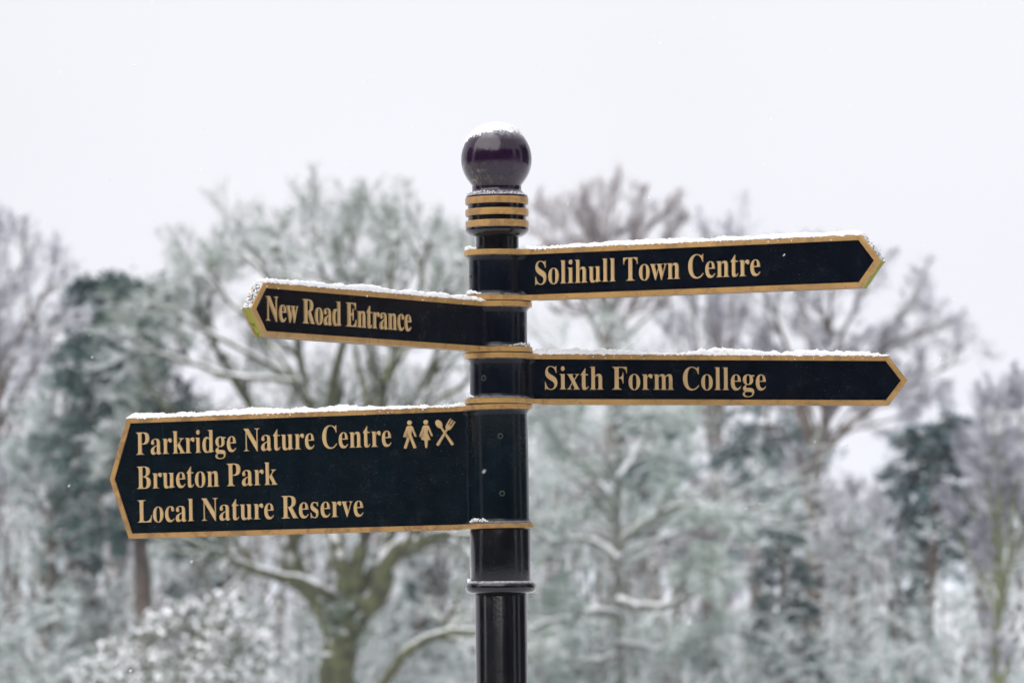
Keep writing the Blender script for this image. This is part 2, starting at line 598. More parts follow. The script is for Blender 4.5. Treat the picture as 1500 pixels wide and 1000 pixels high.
M_SNOW_FAR, nt, b = new_mat('snow_on_branches')
b.inputs['Base Color'].default_value = (0.84, 0.87, 0.88, 1)
b.inputs['Roughness'].default_value = 0.9
BK_MOSS = bark_mat('mossy_bark', (0.088, 0.098, 0.045), (0.04, 0.038, 0.025), (0.40, 0.95), 0.85)
BK_LICHEN = bark_mat('lichen_bark', (0.20, 0.225, 0.185), (0.12, 0.125, 0.11), (0.3, 0.85), 0.9)
TW_LICHEN = bark_mat('lichen_twigs', (0.24, 0.37, 0.27), (0.14, 0.22, 0.16), (0.25, 0.9), 1.0)
BK_BROWN = bark_mat('brown_bark', (0.14, 0.11, 0.09), (0.08, 0.065, 0.055), (0.55, 0.95), 0.8)
TW_BROWN = bark_mat('brown_twigs', (0.35, 0.31, 0.305), (0.24, 0.21, 0.21), (0.2, 0.8), 0.85)
BK_GREEN = bark_mat('green_bark', (0.15, 0.17, 0.085), (0.09, 0.10, 0.06), (0.5, 0.95), 0.8)
TW_GREY = bark_mat('grey_twigs', (0.19, 0.185, 0.20), (0.12, 0.115, 0.125), (0.2, 0.75), 0.95)
TW_HAZY = bark_mat('hazy_frosted_twigs', (0.29, 0.285, 0.35), (0.18, 0.18, 0.225), (0.2, 0.85), 1.0)  # frosted twigs, with the far haze's pale lilac put into the colour
TW_SAGE = bark_mat('sage_twigs', (0.16, 0.275, 0.225), (0.075, 0.145, 0.125), (0.3, 0.9), 1.0)
TW_OLIVE = bark_mat('olive_twigs', (0.14, 0.215, 0.14), (0.09, 0.12, 0.085), (0.45, 1.05), 0.95)
LF_PINE = leaf_mat('pine_needles', (0.04, 0.095, 0.105), (0.055, 0.12, 0.115), (0.7, 1.25), 0.9)
LF_CED = leaf_mat('cedar_needles', (0.035, 0.085, 0.09), (0.05, 0.11, 0.09), (0.85, 1.35), 0.9)
LF_LAUREL = leaf_mat('laurel_leaves', (0.06, 0.10, 0.04), (0.10, 0.13, 0.06), (-0.45, 0.10), 1.0, 0.5)
LF_YEW = leaf_mat('yew_needles', (0.018, 0.028, 0.024), (0.028, 0.038, 0.03), (0.95, 1.4), 0.7)
LF_HOLLY = leaf_mat('holly_leaves', (0.025, 0.07, 0.065), (0.045, 0.095, 0.08), (0.7, 1.25), 0.95)

# old spreading tree: trunk and main limbs laid out one by one
B1 = 80.0
b1 = foot(497, B1)
def lp(px, py, dy=0.0):
    p = at(px, py, B1 + dy)
    return (p - b1)[:]
trunk = [(0, 0, -0.3), lp(494, 985), lp(500, 950), lp(502, 925)]
limbs1 = [
    (trunk, 0.33, 0.29),
    ([lp(500, 955), lp(486, 905), lp(462, 868, .2), lp(432, 838, .4), lp(424, 795, .6), lp(440, 752, .8), lp(405, 690, 1.2), lp(370, 600, 1.6), lp(330, 520, 1.8)], 0.27, 0.05),
    ([lp(503, 950), lp(522, 900), lp(556, 868, -.2), lp(562, 826, -.4), lp(598, 790, -.7), lp(604, 745, -1), lp(640, 690, -1.2), lp(690, 660, -1.4)], 0.25, 0.05),
    ([lp(492, 900), lp(508, 850), lp(494, 815), lp(480, 740, 1), lp(470, 640, 1.5), lp(440, 540, 2), lp(430, 460, 2), lp(418, 400, 2)], 0.20, 0.03),
    ([lp(528, 890), lp(520, 835), lp(536, 780), lp(545, 680, 1), lp(560, 580, 1.3), lp(578, 490, 1.5), lp(590, 430, 1.5)], 0.18, 0.03),
    ([lp(515, 880), lp(560, 820, .5), lp(620, 800, .8), lp(680, 770, 1), lp(760, 740, 1.2)], 0.13, 0.03),
    ([lp(498, 880), lp(440, 850, -.6), lp(370, 835, -1), lp(300, 800, -1.4), lp(230, 770, -1.6)], 0.13, 0.03),
    ([lp(420, 760, .8), lp(350, 700, .6), lp(280, 650, .3), lp(215, 560, 0)], 0.11, 0.03),
    ([lp(470, 640, 1.5), lp(500, 520, .5), lp(508, 450, 0), lp(500, 395, -.4)], 0.11, 0.025),
    ([lp(545, 680, 1), lp(610, 580, 2), lp(650, 490, 2.4), lp(655, 420, 2.4)], 0.10, 0.025),
    ([lp(560, 1010, -1.0), lp(590, 960, -1.3), lp(640, 930, -1.6), lp(700, 925, -1.8), lp(760, 950, -2)], 0.10, 0.04),
    ([lp(370, 600, 1.6), lp(310, 500, 1.2), lp(290, 430, 1)], 0.08, 0.02),
]
rl = random.Random(3)
for (sx, sy), outs in (((440, 560), ((195, 490), (222, 395), (275, 320))), ((435, 480), ((335, 282), (390, 268))), ((545, 660), ((455, 282), (520, 262))),
                       ((565, 560), ((572, 250), (640, 262), (692, 300))), ((610, 600), ((715, 390), (720, 490))), ((340, 690), ((190, 620), (170, 680), (240, 720)))):
    for ox, oy in outs:
        d0 = rl.uniform(-1, 1.6); d1 = d0 + rl.uniform(-1.4, 1.4)
        mx_, my_ = sx * .55 + ox * .45 + rl.uniform(-18, 18), sy * .5 + oy * .5 + 20
        oy = 520 + (oy - 520) * 0.74 + 12; ox = 450 + (ox - 450) * (1.02 if ox < 450 else 0.95)
        limbs1.append(([lp(sx, sy, d0), lp(mx_, my_, (d0 + d1) / 2), lp(ox * .8 + mx_ * .2, oy * .75 + my_ * .25 - 5, d1), lp(ox, oy + 12, d1)], 0.06, 0.014))
bare_tree('oak_tree', 'spreading leafless tree with mossy forked trunk and snow on its crooked limbs', b1, 9, 0.36, (8, 6, 5, 4), 11, (BK_MOSS, TW_OLIVE), 'trees behind the signpost', limbs=limbs1,
          spread=(20, 52), trop=0.03, wander=0.13, lfac=(0.44, 0.68, 0.80, 0.90), twig_r=0.0052, snow_k=0.6, t_first=0.42)

# pale lichen covered tree right of the post
B2 = 84.0
b2 = foot(905, B2)
def lq(px, py, dy=0.0):
    return (at(px, py, B2 + dy) - b2)[:]
limbs2 = [
    ([(0, 1.2, -0.3), lq(907, 900, 1.2), lq(902, 780, 1.0), lq(908, 660, .6), lq(895, 560)], 0.10, 0.04),
    ([lq(905, 900), lq(860, 895, -.6), lq(800, 915, -1), lq(750, 925, -1.2)], 0.09, 0.04),
    ([lq(905, 880), lq(960, 890, -.6), lq(1010, 870, -1), lq(1050, 850, -1.2)], 0.09, 0.04),
    ([lq(907, 820), lq(860, 790, .5), lq(810, 790, .8), lq(770, 770, 1)], 0.08, 0.03),
    ([lq(907, 800), lq(950, 760, -.5), lq(1000, 740, -.6), lq(1060, 745, -.6)], 0.08, 0.03),
    ([lq(905, 740), lq(860, 690, 0), lq(820, 640, .3), lq(790, 610, .5)], 0.07, 0.02),
    ([lq(905, 700), lq(950, 640, .4), lq(985, 590, .6)], 0.07, 0.02),
    ([lq(905, 960), lq(850, 970, .8), lq(790, 960, 1.2)], 0.07, 0.03),
    ([lq(905, 940), lq(970, 950, .8), lq(1040, 930, 1.2)], 0.07, 0.03),
]
bare_tree('lichen_tree', 'pale lichen covered tree with level snowy limbs and a thin straight trunk', b2, 6, 0.2, (9, 7, 7, 5), 12, (BK_LICHEN, TW_LICHEN), 'trees behind the signpost', limbs=limbs2,
          spread=(25, 65), trop=0.0, wander=0.16, lfac=(0.55, 0.66, 0.78, 0.85), twig_r=0.0058, snow_k=0.7)

def simple(name, label, px, py, B, r, levels, seed, mats, **kw):
    return bare_tree(name, label, foot(px, B), top_h(px, py, B), r, levels, seed, mats, 'trees behind the signpost', **kw)


def dome_tree(name, label, px, B, fork, outline, r, levels, seed, mats, depth=1.5, lfac=(0.36, 0.66, 0.80, 0.9), wander=0.12, **kw):
    """leafless tree whose limbs fan out from the fork to points on the crown's outline (photograph px at distance B)"""
    rl = random.Random(seed)
    base = foot(px, B)
    w = lambda x, y, dy=0.0: (at(x, y, B + dy) - base)[:]
    fx, fy = fork
    outline = [(fx + (ox - fx) * 0.97, oy + 24) for ox, oy in outline]
    limbs = [([(0, 0, -0.3), w((px + fx) / 2, (fy + 1000) / 2 + 40), w(fx, fy)], r, r * 0.75)]
    cx_o = sum(o[0] for o in outline) / len(outline); cy_o = min(o[1] for o in outline)
    lead = [(fx + (cx_o - fx) * q_ * 0.6 + rl.uniform(-7, 7) * (q_ > 0), fy + (cy_o - fy) * q_) for q_ in (0, 0.15, 0.3, 0.45, 0.65)]
    limbs.append(([w(*p_) for p_ in lead], r * 0.72, r * 0.16))
    for k, (ox, oy) in enumerate(outline):
        for rep_ in range(2):
            d1 = rl.uniform(-depth, depth)
            sh = 1.0 if rep_ == 0 else rl.uniform(0.55, 0.85)
            ex, ey = fx + (ox - fx) * sh + rl.uniform(-12, 12), fy + (oy - fy) * sh
            mx_, my_ = fx + (ex - fx) * 0.38 + rl.uniform(-14, 14), fy + (ey - fy) * 0.5
            q_ = rl.uniform(0.0, 0.42) if oy < fy - 60 else 0.0
            sx_, sy_ = np.interp(q_, (0, 0.15, 0.3, 0.45), [p_[0] for p_ in lead[:4]]), fy + (cy_o - fy) * q_
            mx_, my_ = sx_ + (ex - sx_) * 0.38 + rl.uniform(-14, 14), sy_ + (ey - sy_) * 0.45
            limbs.append(([w(sx_, sy_ + 6), w(mx_, my_, d1 * .5), w(mx_ * .35 + ex * .65, my_ * .3 + ey * .7, d1 * .9), w(ex, ey, d1)], r * (1 - q_ * 0.8) * (rl.uniform(.32, .5) if rep_ == 0 else rl.uniform(.14, .24)), 0.012))
    return bare_tree(name, label, base, 8, r, levels, seed, mats, 'trees behind the signpost', limbs=limbs, lfac=lfac, wander=wander, **kw)

dome_tree('bare_tree', 'leafless violet grey twiggy tree rising beside the dark cedar', -30, 78, (-25, 700), [(-90, 330), (-40, 305), (0, 325), (35, 345), (70, 380), (95, 450)], 0.15, (8, 6, 5, 3), 21, (BK_BROWN, TW_HAZY), spread=(16, 42), trop=0.06, twig_r=0.0048, snow_k=0.5)
dome_tree('poplar_tree', 'tall brown leafless tree with dense upright twigs', 895, 125, (897, 560), [(765, 400), (775, 310), (800, 290), (835, 280), (870, 276), (900, 272), (935, 274), (970, 284), (1000, 310), (1015, 370)], 0.22, (8, 6, 5, 3), 22, (BK_BROWN, TW_BROWN), spread=(14, 36), trop=0.08, twig_r=0.0056, snow=False)
dome_tree('bare_tree', 'pale leafless tree with a forked trunk and wide open crown', 1192, 106, (1190, 690), [(1100, 360), (1160, 345), (1225, 352), (1290, 372), (1345, 405), (1390, 445), (1412, 500), (1380, 560), (1120, 480)], 0.24, (8, 6, 6, 4), 23, (BK_BROWN, TW_HAZY), spread=(18, 46), trop=0.02, twig_r=0.0058, snow_k=0.4)
dome_tree('bare_tree', 'slender leafless tree with several upright grey stems', 1050, 124, (1048, 720), [(985, 460), (1010, 400), (1045, 355), (1085, 350), (1120, 380)], 0.16, (8, 6, 6, 3), 24, (BK_BROWN, TW_HAZY), spread=(14, 38), trop=0.08, twig_r=0.0062, snow=False)
dome_tree('bare_tree', 'low twiggy leafless tree with green tinged stems', 1462, 80, (1458, 930), [(1395, 720), (1420, 640), (1450, 585), (1480, 565), (1510, 580), (1540, 640)], 0.10, (8, 7, 6, 4), 25, (BK_GREEN, TW_HAZY), spread=(16, 44), trop=0.08, twig_r=0.006, snow_k=0.5, depth=1.0)
dome_tree('bare_tree', 'frosted spreading tree standing under the dark cedar', 70, 88, (75, 830), [(-30, 640), (30, 580), (90, 548), (150, 570), (200, 640), (210, 740)], 0.13, (9, 7, 6, 5), 26, (BK_BROWN, TW_SAGE), spread=(30, 70), trop=0.0, twig_r=0.0065, snow_k=0.8, depth=1.2)
dome_tree('bare_tree', 'frosted thicket tree with violet grey twigs between the holly and the pine', 1250, 96, (1250, 900), [(1190, 760), (1215, 710), (1255, 690), (1295, 720), (1320, 780)], 0.10, (8, 7, 6, 4), 27, (BK_BROWN, TW_HAZY), spread=(30, 70), trop=0.02, twig_r=0.007, depth=1.0, snow_k=0.6)
dome_tree('bare_tree', 'frosted thicket tree with tangled brownish twigs beside the holly', 1045, 92, (1040, 900), [(970, 780), (1000, 710), (1045, 685), (1085, 720), (1110, 790)], 0.10, (8, 7, 6, 4), 28, (BK_BROWN, TW_BROWN), spread=(35, 75), trop=0.0, twig_r=0.007, depth=1.0, snow_k=0.6)

conifer('cedar_tree', 'dark blue green cedar with layered snowy boughs', foot(215, 86), top_h(215, 392, 86), 1.95, 31, (BK_BROWN, LF_CED), 'evergreens behind the signpost', n_br=120, crown_from=0.46, dens=70, top=0.6, irregular=0.3)
conifer('pine_tree', 'dark pine with a rounded broken crown above a thin dark trunk', foot(1350, 98), top_h(1350, 612, 98), 1.5, 32, (BK_BROWN, LF_PINE), 'evergreens behind the signpost', n_br=80, crown_from=0.52, top=0.6)
conifer('pine_tree', 'dark pine half hidden behind the forked leafless tree', foot(1105, 116), top_h(1105, 588, 116), 2.2, 33, (BK_BROWN, LF_PINE), 'evergreens behind the signpost', n_br=60, crown_from=0.5, top=0.6)
conifer('pine_tree', 'small dark pine behind the pale lichen covered tree', foot(960, 118), top_h(960, 600, 118), 1.6, 34, (BK_BROWN, LF_PINE), 'evergreens behind the signpost', n_br=50, crown_from=0.55, top=0.6)
conifer('holly_tree', 'dark green holly dusted with snow', foot(1150, 88), top_h(1150, 735, 88), 1.1, 35, (BK_BROWN, LF_HOLLY), 'evergreens behind the signpost', n_br=60, crown_from=0.1, leaf=0.12, top=0.3)

for hx, hy, hB, hr, sd, lab in ((300, 770, 93, 1.2, 36, 'dark holly in the hollow behind the laurel shrub'), (610, 800, 95, 1.0, 37, 'dark holly behind the mossy forked trunk'),
                               (815, 850, 94, 0.8, 38, 'small dark holly under the pale lichen covered tree'), (1340, 860, 93, 0.8, 39, 'dark holly under the pine'), (130, 800, 94, 0.9, 40, 'dark holly under the frosted spreading tree')):
    conifer('holly_tree', lab, foot(hx, hB), top_h(hx, hy, hB), hr, sd, (BK_BROWN, LF_HOLLY), 'evergreens behind the signpost', n_br=50, crown_from=0.08, leaf=0.12, top=0.4)
shrub('laurel_shrub', 'broad leaved shrub thickly covered in snow', foot(265, 70), 2.0, 1.3, top_h(270, 862, 70), 10, 14000, 0.12, 41, (BK_GREEN, LF_LAUREL), 'snowy shrubs', clumps=90)

# ------------------------------------------------------------------ undergrowth and far wood: masses nobody could count
def thicket(name, label, x0, x1, B0, B1, n, hpx, r0, levels, seed, mats, lfac, twig_r, lean=0.35, cat='undergrowth', snow=True):
    rng = np.random.default_rng(seed)
    px = rng.uniform(x0, x1, n); B = rng.uniform(B0, B1, n)
    s, H = [], []
    for p, bb in zip(px, B):
        f_ = foot(p, bb)
        s.append((f_.x, f_.y, f_.z - 0.2))
        H.append(max(0.8, top_h(p, hpx(p) + rng.normal(0, 22), bb)))
    s, H = np.array(s), np.array(H)
    d = norm(np.stack([rng.normal(0, lean, n), rng.normal(0, lean * 0.6, n), np.ones(n)], -1))
    P, R, D = poly(rng, s, d, H * 1.0, 8, 0.10, (0, 0, 0.05), r0 * rng.uniform(0.6, 1.4, n), np.full(n, r0 * 0.25))
    wood, crown, sn = Tubes(), Tubes(), Tubes()
    wood.add(P, R, 6)
    L = H
    for k, per in enumerate(levels):
        last = k == len(levels) - 1
        s2, d2, ln, r = children(rng, P, R, D, L, per, 0.12, 1.0, (30, 72), lfac[k], 0.6)
        r = np.maximum(r, twig_r)
        P, R, D = poly(rng, s2, d2, ln, 2 if last else 4, 0.18, (0, 0, 0.02), r, np.maximum(r * 0.4, twig_r * 0.7))
        L = ln
        (wood if k == 0 else crown).add(P, R, 5 if k == 0 else 3)
        if snow and not last: snow_tubes(sn, P, R, 0.004)
    root = empty(name, (0, 0, 0))
    link('stems', wood.mesh(name + '_stems'), mats[0], root)
    link('twigs', crown.mesh(name + '_twigs'), mats[1], root)
    if snow: link('snow', sn.mesh(name + '_snow'), M_SNOW_FAR, root)
    return tag(root, label, cat, kind='stuff')


def lin(*pts):
    xs, ys = zip(*pts)
    return lambda p: float(np.interp(p, xs, ys))

thicket('undergrowth', 'tangled frosted undergrowth filling the ground between the trees', -60, 1560, 90, 104, 130,
        lin((-60, 640), (150, 700), (330, 660), (700, 640), (1000, 720), (1100, 770), (1300, 760), (1560, 690)), 0.05, (7, 6, 5), 51, (BK_BROWN, TW_SAGE), (0.34, 0.5, 0.6), 0.0075)
thicket('undergrowth', 'low snow laden brambles in front of the thicket', -60, 1560, 84, 90, 170, lambda p: 880.0, 0.02, (7, 6, 5), 53, (BK_BROWN, TW_SAGE), (0.5, 0.5, 0.6), 0.0065, 0.7)
thicket('distant_wood', 'far leafless wood closing the view behind the trees', -80, 1580, 132, 175, 120,
        lin((-80, 560), (200, 600), (400, 560), (700, 560), (950, 620), (1050, 690), (1150, 660), (1250, 730), (1400, 650), (1580, 600)), 0.10, (9, 6, 5), 52, (BK_BROWN, TW_GREY), (0.30, 0.5, 0.6), 0.012, 0.15, 'wood', False)

# unseen dark wood round the lawn, shaped to darken what the glossy paint mirrors
def unseen_wood():
    rng = np.random.default_rng(61)
    lv, wd = Leaves(), Tubes()
    for i in range(104):
        a = math.radians(-112 + 242 * (i + rng.random()) / 104)
        R = rng.uniform(25, 34)
        if min(abs(math.degrees(a) - g) for g in (-80, 62, 88)) < 6.2: continue  # gaps left so that bright upright streaks reflect in the post
        bx, by = R * math.sin(a), -R * math.cos(a)
        h, r = rng.uniform(14, 19), rng.uniform(2.4, 3.4)
        n = 2200
        z = rng.random(n) ** 0.9
        rr = r * (1 - z * 0.6) * np.sqrt(rng.random(n))
        t = rng.random(n) * 2 * math.pi
        pos = np.stack([bx + rr * np.cos(t), by + rr * np.sin(t), 0.3 + z * h * 0.97], -1)
        lv.add(rng, pos, np.full(n, 0.55), 0.5, 0.7)
        P, Rr, D = poly(rng, np.array([[bx, by, -0.2]]), np.array([[0, 0, 1.0]]), np.array([h]), 5, 0.02, (0, 0, 0), np.array([0.22]), np.array([0.04]))
        wd.add(P, Rr, 6)
    root = empty('unseen_wood', (0, -28, 0))
    o1 = link('crowns', lv.mesh('unseen_wood_crowns'), LF_YEW, root)
    o2 = link('trunks', wd.mesh('unseen_wood_trunks'), BK_BROWN, root)
    o1.location = o2.location = (0, 28, 0)
    tag(root, 'unseen dark evergreen wood shaped for its reflection in the signpost', 'wood', kind='stuff')
unseen_wood()

# ------------------------------------------------------------------ signpost
AX = at(730, 500, CAM_D).x                   # post axis
def zy(py):                                   # height of photograph row py at the post
    return at(730, py, CAM_D).z

post = tag(empty('signpost', (AX, 0, 0)), 'black and gold iron fingerpost with ball finial and four pointed sign arms', 'signpost')

def part(name, bm, mat, angle=35, parent=post):
    return link(name, bm_mesh(bm, name, angle), mat, parent)

def prof(rows):                               # (radius px, row px) top to bottom -> lathe profile bottom to top
    return [(r * K, zy(y)) for r, y in reversed(rows)]

part('shaft', lathe([(38.0 * K, -0.3), (38.0 * K, zy(866)), (36.0 * K, zy(862)), (36.0 * K, zy(366)), (31.5 * K, zy(365.9)), (31.5 * K, zy(346))]), M_POST)
part('collar', lathe(prof([(36.5, 774.6), (44.0, 774.6), (44.6, 776), (44.6, 850), (44, 853), (36.5, 853.2)])), M_POST)
part('collar_bead', lathe(prof([(44, 850.5), (47.5, 851.5), (50.3, 854), (51.8, 857.5), (52.0, 861), (50.8, 864.5), (48, 867.2), (44, 868.6), (37, 868.8)])), M_POST, 60)
ballp = [(0.4, 181.6)]
for i in range(1, 40):
    a = math.pi * i / 40
    y = 233.5 - 52 * math.cos(a)
    r = 52 * math.sin(a)
    if y > 233.5 and r < 38: break
    ballp.append((r, y))
ballp += [(37.2, 270.5), (36.2, 272), (36.2, 279), (37.5, 281), (41, 284.5), (45, 287.5), (45.3, 289.5), (44.0, 289.7)]
part('ball_finial', lathe(prof(ballp), 72), M_BALL, 40)
part('ring_stack', lathe(prof([(44, 289), (44.5, 290), (42.8, 299), (42.8, 308), (42.8, 325), (44.5, 333), (46.2, 334.5), (46.6, 338), (44.5, 341), (39, 345.5), (34.5, 347.5), (31, 348)])), M_POST, 40)
for y0, y1 in ((290.0, 300.0), (307.0, 317.0), (324.2, 333.8)):
    part('gold_ring', lathe(prof([(42, y0), (45.6, y0), (46.5, y0 + 1), (46.5, y1 - 1), (45.6, y1), (42, y1)])), M_GOLD_RING)

HT = 7.0 * K        # half thickness of an arm
PROUD = 1.8 * K     # gold border stands proud of the panel
L_SH, L_TIP = 592 * K, 30 * K
UEND = 64 * K

def plan(R, h, r, n_f=8, n_c=56):
    """plan outline of a round cuff that runs out into a flat arm towards +u"""
    uc = math.sqrt((R + r) ** 2 - (h + r) ** 2)
    pts = [(UEND, h), (uc, h)]
    a0, a1 = -math.pi / 2, math.atan2(-(h + r), -uc)
    for i in range(1, n_f + 1):
        a = a0 + (a1 - a0) * i / n_f
        pts.append((uc + r * math.cos(a), h + r + r * math.sin(a)))
    b0 = math.atan2(h + r, uc)
    for i in range(1, n_c):
        a = b0 + (2 * math.pi - 2 * b0) * i / n_c
        pts.append((R * math.cos(a), R * math.sin(a)))
    for i in range(n_f + 1):
        a = a1 + (a0 - a1) * i / n_f
        pts.append((uc + r * math.cos(a), -(h + r + r * math.sin(a))))
    pts += [(UEND, -h)]
    # mirrored run ends with (uc,-h),(UEND,-h)
    return pts

def math_bold(s):
    return ''.join(chr(0x1D400 + ord(c) - 65) if c.isupper() else chr(0x1D41A + ord(c) - 97) if c.islower() else c for c in s)

_glyph = {}
def glyph(txt, extr=0.0):
    """text -> vertices and faces through the built-in font, no files"""
    cu = bpy.data.curves.new('text_source', 'FONT')
    cu.body = math_bold(txt)
    cu.size = 1.0
    cu.resolution_u = 5
    cu.fill_mode = 'BOTH'
    if extr:
        cu.extrude = extr
        cu.bevel_depth = 0.006
        cu.bevel_resolution = 0
        cu.offset = -0.012
    ob = bpy.data.objects.new('text_source', cu)
    me = ob.to_mesh()
    v = np.empty(len(me.vertices) * 3); me.vertices.foreach_get('co', v)
    v = v.reshape(-1, 3)
    f = [tuple(p.vertices) for p in me.polygons]
    ob.to_mesh_clear()
    bpy.data.objects.remove(ob); bpy.data.curves.remove(cu)
    return v, f

def wid(t):
    v, _ = glyph(t)
    return v[:, 0].max() - v[:, 0].min()

_adv = {}
def advance(c):
    if c not in _adv:
        hh = wid('HH')
        _adv[c] = wid('H' + c + 'H') - hh
    return _adv[c]

_hv, _ = glyph('H')
CAPF = _hv[:, 1].max()

class Arm:
    pass

def make_arm(name, label, y0, y1, yaw, sag, right, panel_mat, gold_mat, seed, bandpx=8.1):
    """y0, y1: photograph rows of the cuff's top and bottom; yaw towards the camera in degrees"""
    A = Arm()
    z0, z1 = zy(y1), zy(y0)
    zc, H = (z0 + z1) / 2, z1 - z0
    s = 1 if right else -1
    A.s, A.H, A.zc, A.yaw, A.right = s, H, zc, math.radians(yaw), right
    def flip(p, z): return (s * p[0], p[1], z)
    band = bandpx * K
    # body: cuff with coves, then the flat pointed arm
    hb = H / 2
    lev = [(-hb + .003, 44.5), (-hb + band, 44.5), (-hb + band + .0015, 46.0), (-hb + band + .004, 44.2), (-hb + band + .009, 42.8), (-hb + band + .012, 42.5),
           (hb - band - .012, 42.5), (hb - band - .009, 42.8), (hb - band - .004, 44.2), (hb - band - .0015, 46.0), (hb - band, 44.5), (hb - .003, 44.5)]
    bm = loft([[flip(p, z) for p in plan(R * K, HT, 14 * K)] for z, R in lev])
    u0 = UEND - 0.002
    out = [(u0, -hb + .0006), (L_SH - .0006, -hb + .0006), (L_SH + L_TIP - .0008, 0), (L_SH - .0006, hb - .0006), (u0, hb - .0006)]
    h2 = HT - 0.0003
    f = [bm.verts.new((s * u, -h2, z)) for u, z in out]
    k = [bm.verts.new((s * u, h2, z)) for u, z in out]
    bm.faces.new(f); bm.faces.new(list(reversed(k)))
    for i in range(5):
        j = (i + 1) % 5
        fc = bm.faces.new((f[i], f[j], k[j], k[i]))
        if i == 1: fc.material_index = 1
    arm = link('sign_arm', bm_mesh(bm, name, 30), [panel_mat, M_ALGAE], post)
    arm.location = (0, 0, zc)
    # x is along the reading direction; tip drops by the sag
    arm.rotation_euler = (0, math.radians(sag) * s, -A.yaw * s)
    arm['label'] = label
    A.ob = arm
    # gold border: two rings that run into the bands, the bands and the chevron
    bm = bmesh.new()
    hp = HT + PROUD
    for za, zb in ((-hb + .0007, -hb + band), (hb - band, hb - .0004)):
        e = .001
        rings = [(za, 49.2), (za + e, 50), (zb - e, 50), (zb, 49.2)]
        b2 = loft([[flip(p, z) for p in plan(R * K, hp - (0.0006 if R < 50 else 0), 15 * K)] for z, R in rings])
        me = bpy.data.meshes.new('tmp'); b2.to_mesh(me); b2.free()
        bm.from_mesh(me); bpy.data.meshes.remove(me)
    ct = L_TIP / (H / 2)                        # chevron slope
    inset = band * math.sqrt(1 + ct * ct)
    outer = [(u0, -hb), (L_SH, -hb), (L_SH + L_TIP, 0), (L_SH, hb), (u0, hb)]
    sh_in = L_SH + L_TIP - inset - ct * (hb - band)
    inner = [(u0, -hb + band), (sh_in, -hb + band), (L_SH + L_TIP - inset, 0), (sh_in, hb - band), (u0, hb - band)]
    for side in (-1, 1):
        yo, yi = side * hp, side * (HT - 0.002)
        ch = .0012
        O = [bm.verts.new((s * u, yi, z)) for u, z in outer]
        O1 = [bm.verts.new((s * u, yo - side * ch * .6, z)) for u, z in outer]
        O2 = [bm.verts.new((s * (u if i in (0, 4) else u - ch * (1 if i != 2 else 1.2)), yo, z - ch * (1 if z > 0 else -1 if z < 0 else 0))) for i, (u, z) in enumerate(outer)]
        I2 = [bm.verts.new((s * u, yo, z)) for u, z in inner]
        I = [bm.verts.new((s * u, yi, z)) for u, z in inner]
        for i in range(4):
            for a, c in ((O, O1), (O1, O2), (O2, I2), (I2, I)):
                bm.faces.new((a[i], a[i + 1], c[i + 1], c[i]))
    link('gold_border', bm_mesh(bm, name + '_border', 30), gold_mat, arm)
    return A

def u_of(A, px, ax=729.0):
    """distance along the arm (m) of photograph column px on its front face"""
    X = (px - ax) * A.s * K
    # front face lies HT in front of the axis plane
    X += (HT + PROUD) * math.sin(A.yaw)
    return X / (math.cos(A.yaw) + X * math.sin(A.yaw) / CAM_D)

_letters = {}
def lettering(A, text, px0, px1, base, cap=34.0, ax=729.0, depth=2.6):
    """raised letters between photograph columns px0 and px1; base = baseline below the arm's middle (px)"""
    xa, xb = A.s * u_of(A, px0, ax), A.s * u_of(A, px1, ax)
    pos, x = [], 0.0
    for c in text:
        pos.append(x)
        x += 0.27 if c == ' ' else advance(c) + 0.012
    g0, _ = glyph(text[0]); g1, _ = glyph(text[-1])
    left, right = g0[:, 0].min(), pos[-1] + g1[:, 0].max()
    sx = (xb - xa) / (right - left)
    sz = cap * K / CAPF
    for c, p in zip(text, pos):
        if c == ' ': continue
        if c not in _letters: _letters[c] = glyph(c, 0.03)
        v, f = _letters[c]
        zz = v[:, 2] / max(1e-6, v[:, 2].max())
        w = np.stack([v[:, 0] * sx, -zz * depth * K * 0.5, v[:, 1] * sz], -1)
        me = bpy.data.meshes.new('letter')
        me.from_pydata(w.tolist(), [], f)
        me.update()
        o = link('letter', me, M_LETTER, A.ob)
        o.location = (xa + (p - left) * sx, -HT - depth * K * 0.5 + 0.0005, -base * K)
    return A

def raised(name, polys, A, x, z, mat, depth=2.4):
    """flat raised symbol from outlines in px (x right, y down)"""
    bm = bmesh.new()
    for k, pl in enumerate(polys):
        yf = -HT - depth * K - k * 0.00015
        fr = [bm.verts.new((px * K, yf, -py * K)) for px, py in pl]
        bk = [bm.verts.new((px * K, -HT + 0.001, -py * K)) for px, py in pl]
        bm.faces.new(fr)
        for i in range(len(pl)):
            j = (i + 1) % len(pl)
            bm.faces.new((fr[i], bk[i], bk[j], fr[j]))
    bmesh.ops.triangulate(bm, faces=[f for f in bm.faces if len(f.verts) > 4])
    o = link(name, bm_mesh(bm, name), mat, A.ob)
    o.location = (x, 0, z)
    return o

def screw(A, px, py, r=4.2, ax=730.0, R=42.5):
    """socket screw on the cuff, facing outward"""
    xw = (px - ax) * K
    R = R * K
    a = math.asin(max(-1, min(1, xw / R)))
    bm = lathe([(r * K, -0.003), (r * K, 0.0006), (r * K * 0.85, 0.0012), (r * K * 0.62, 0.0012), (r * K * 0.5, -0.0012), (0.0002, -0.0012)], 18)
    o = link('grub_screw', bm_mesh(bm, 'grub_screw', 30), M_STEEL, A.ob)
    # in the arm's own frame
    d = Vector((math.sin(a), -math.cos(a), 0))
    rz = Matrix.Rotation(A.yaw * A.s, 4, 'Z')
    d = rz @ d
    o.location = (d.x * (R - 0.0002), d.y * (R - 0.0002), zy(py) - A.zc)
    o.rotation_euler = d.to_track_quat('Z', 'Y').to_euler()

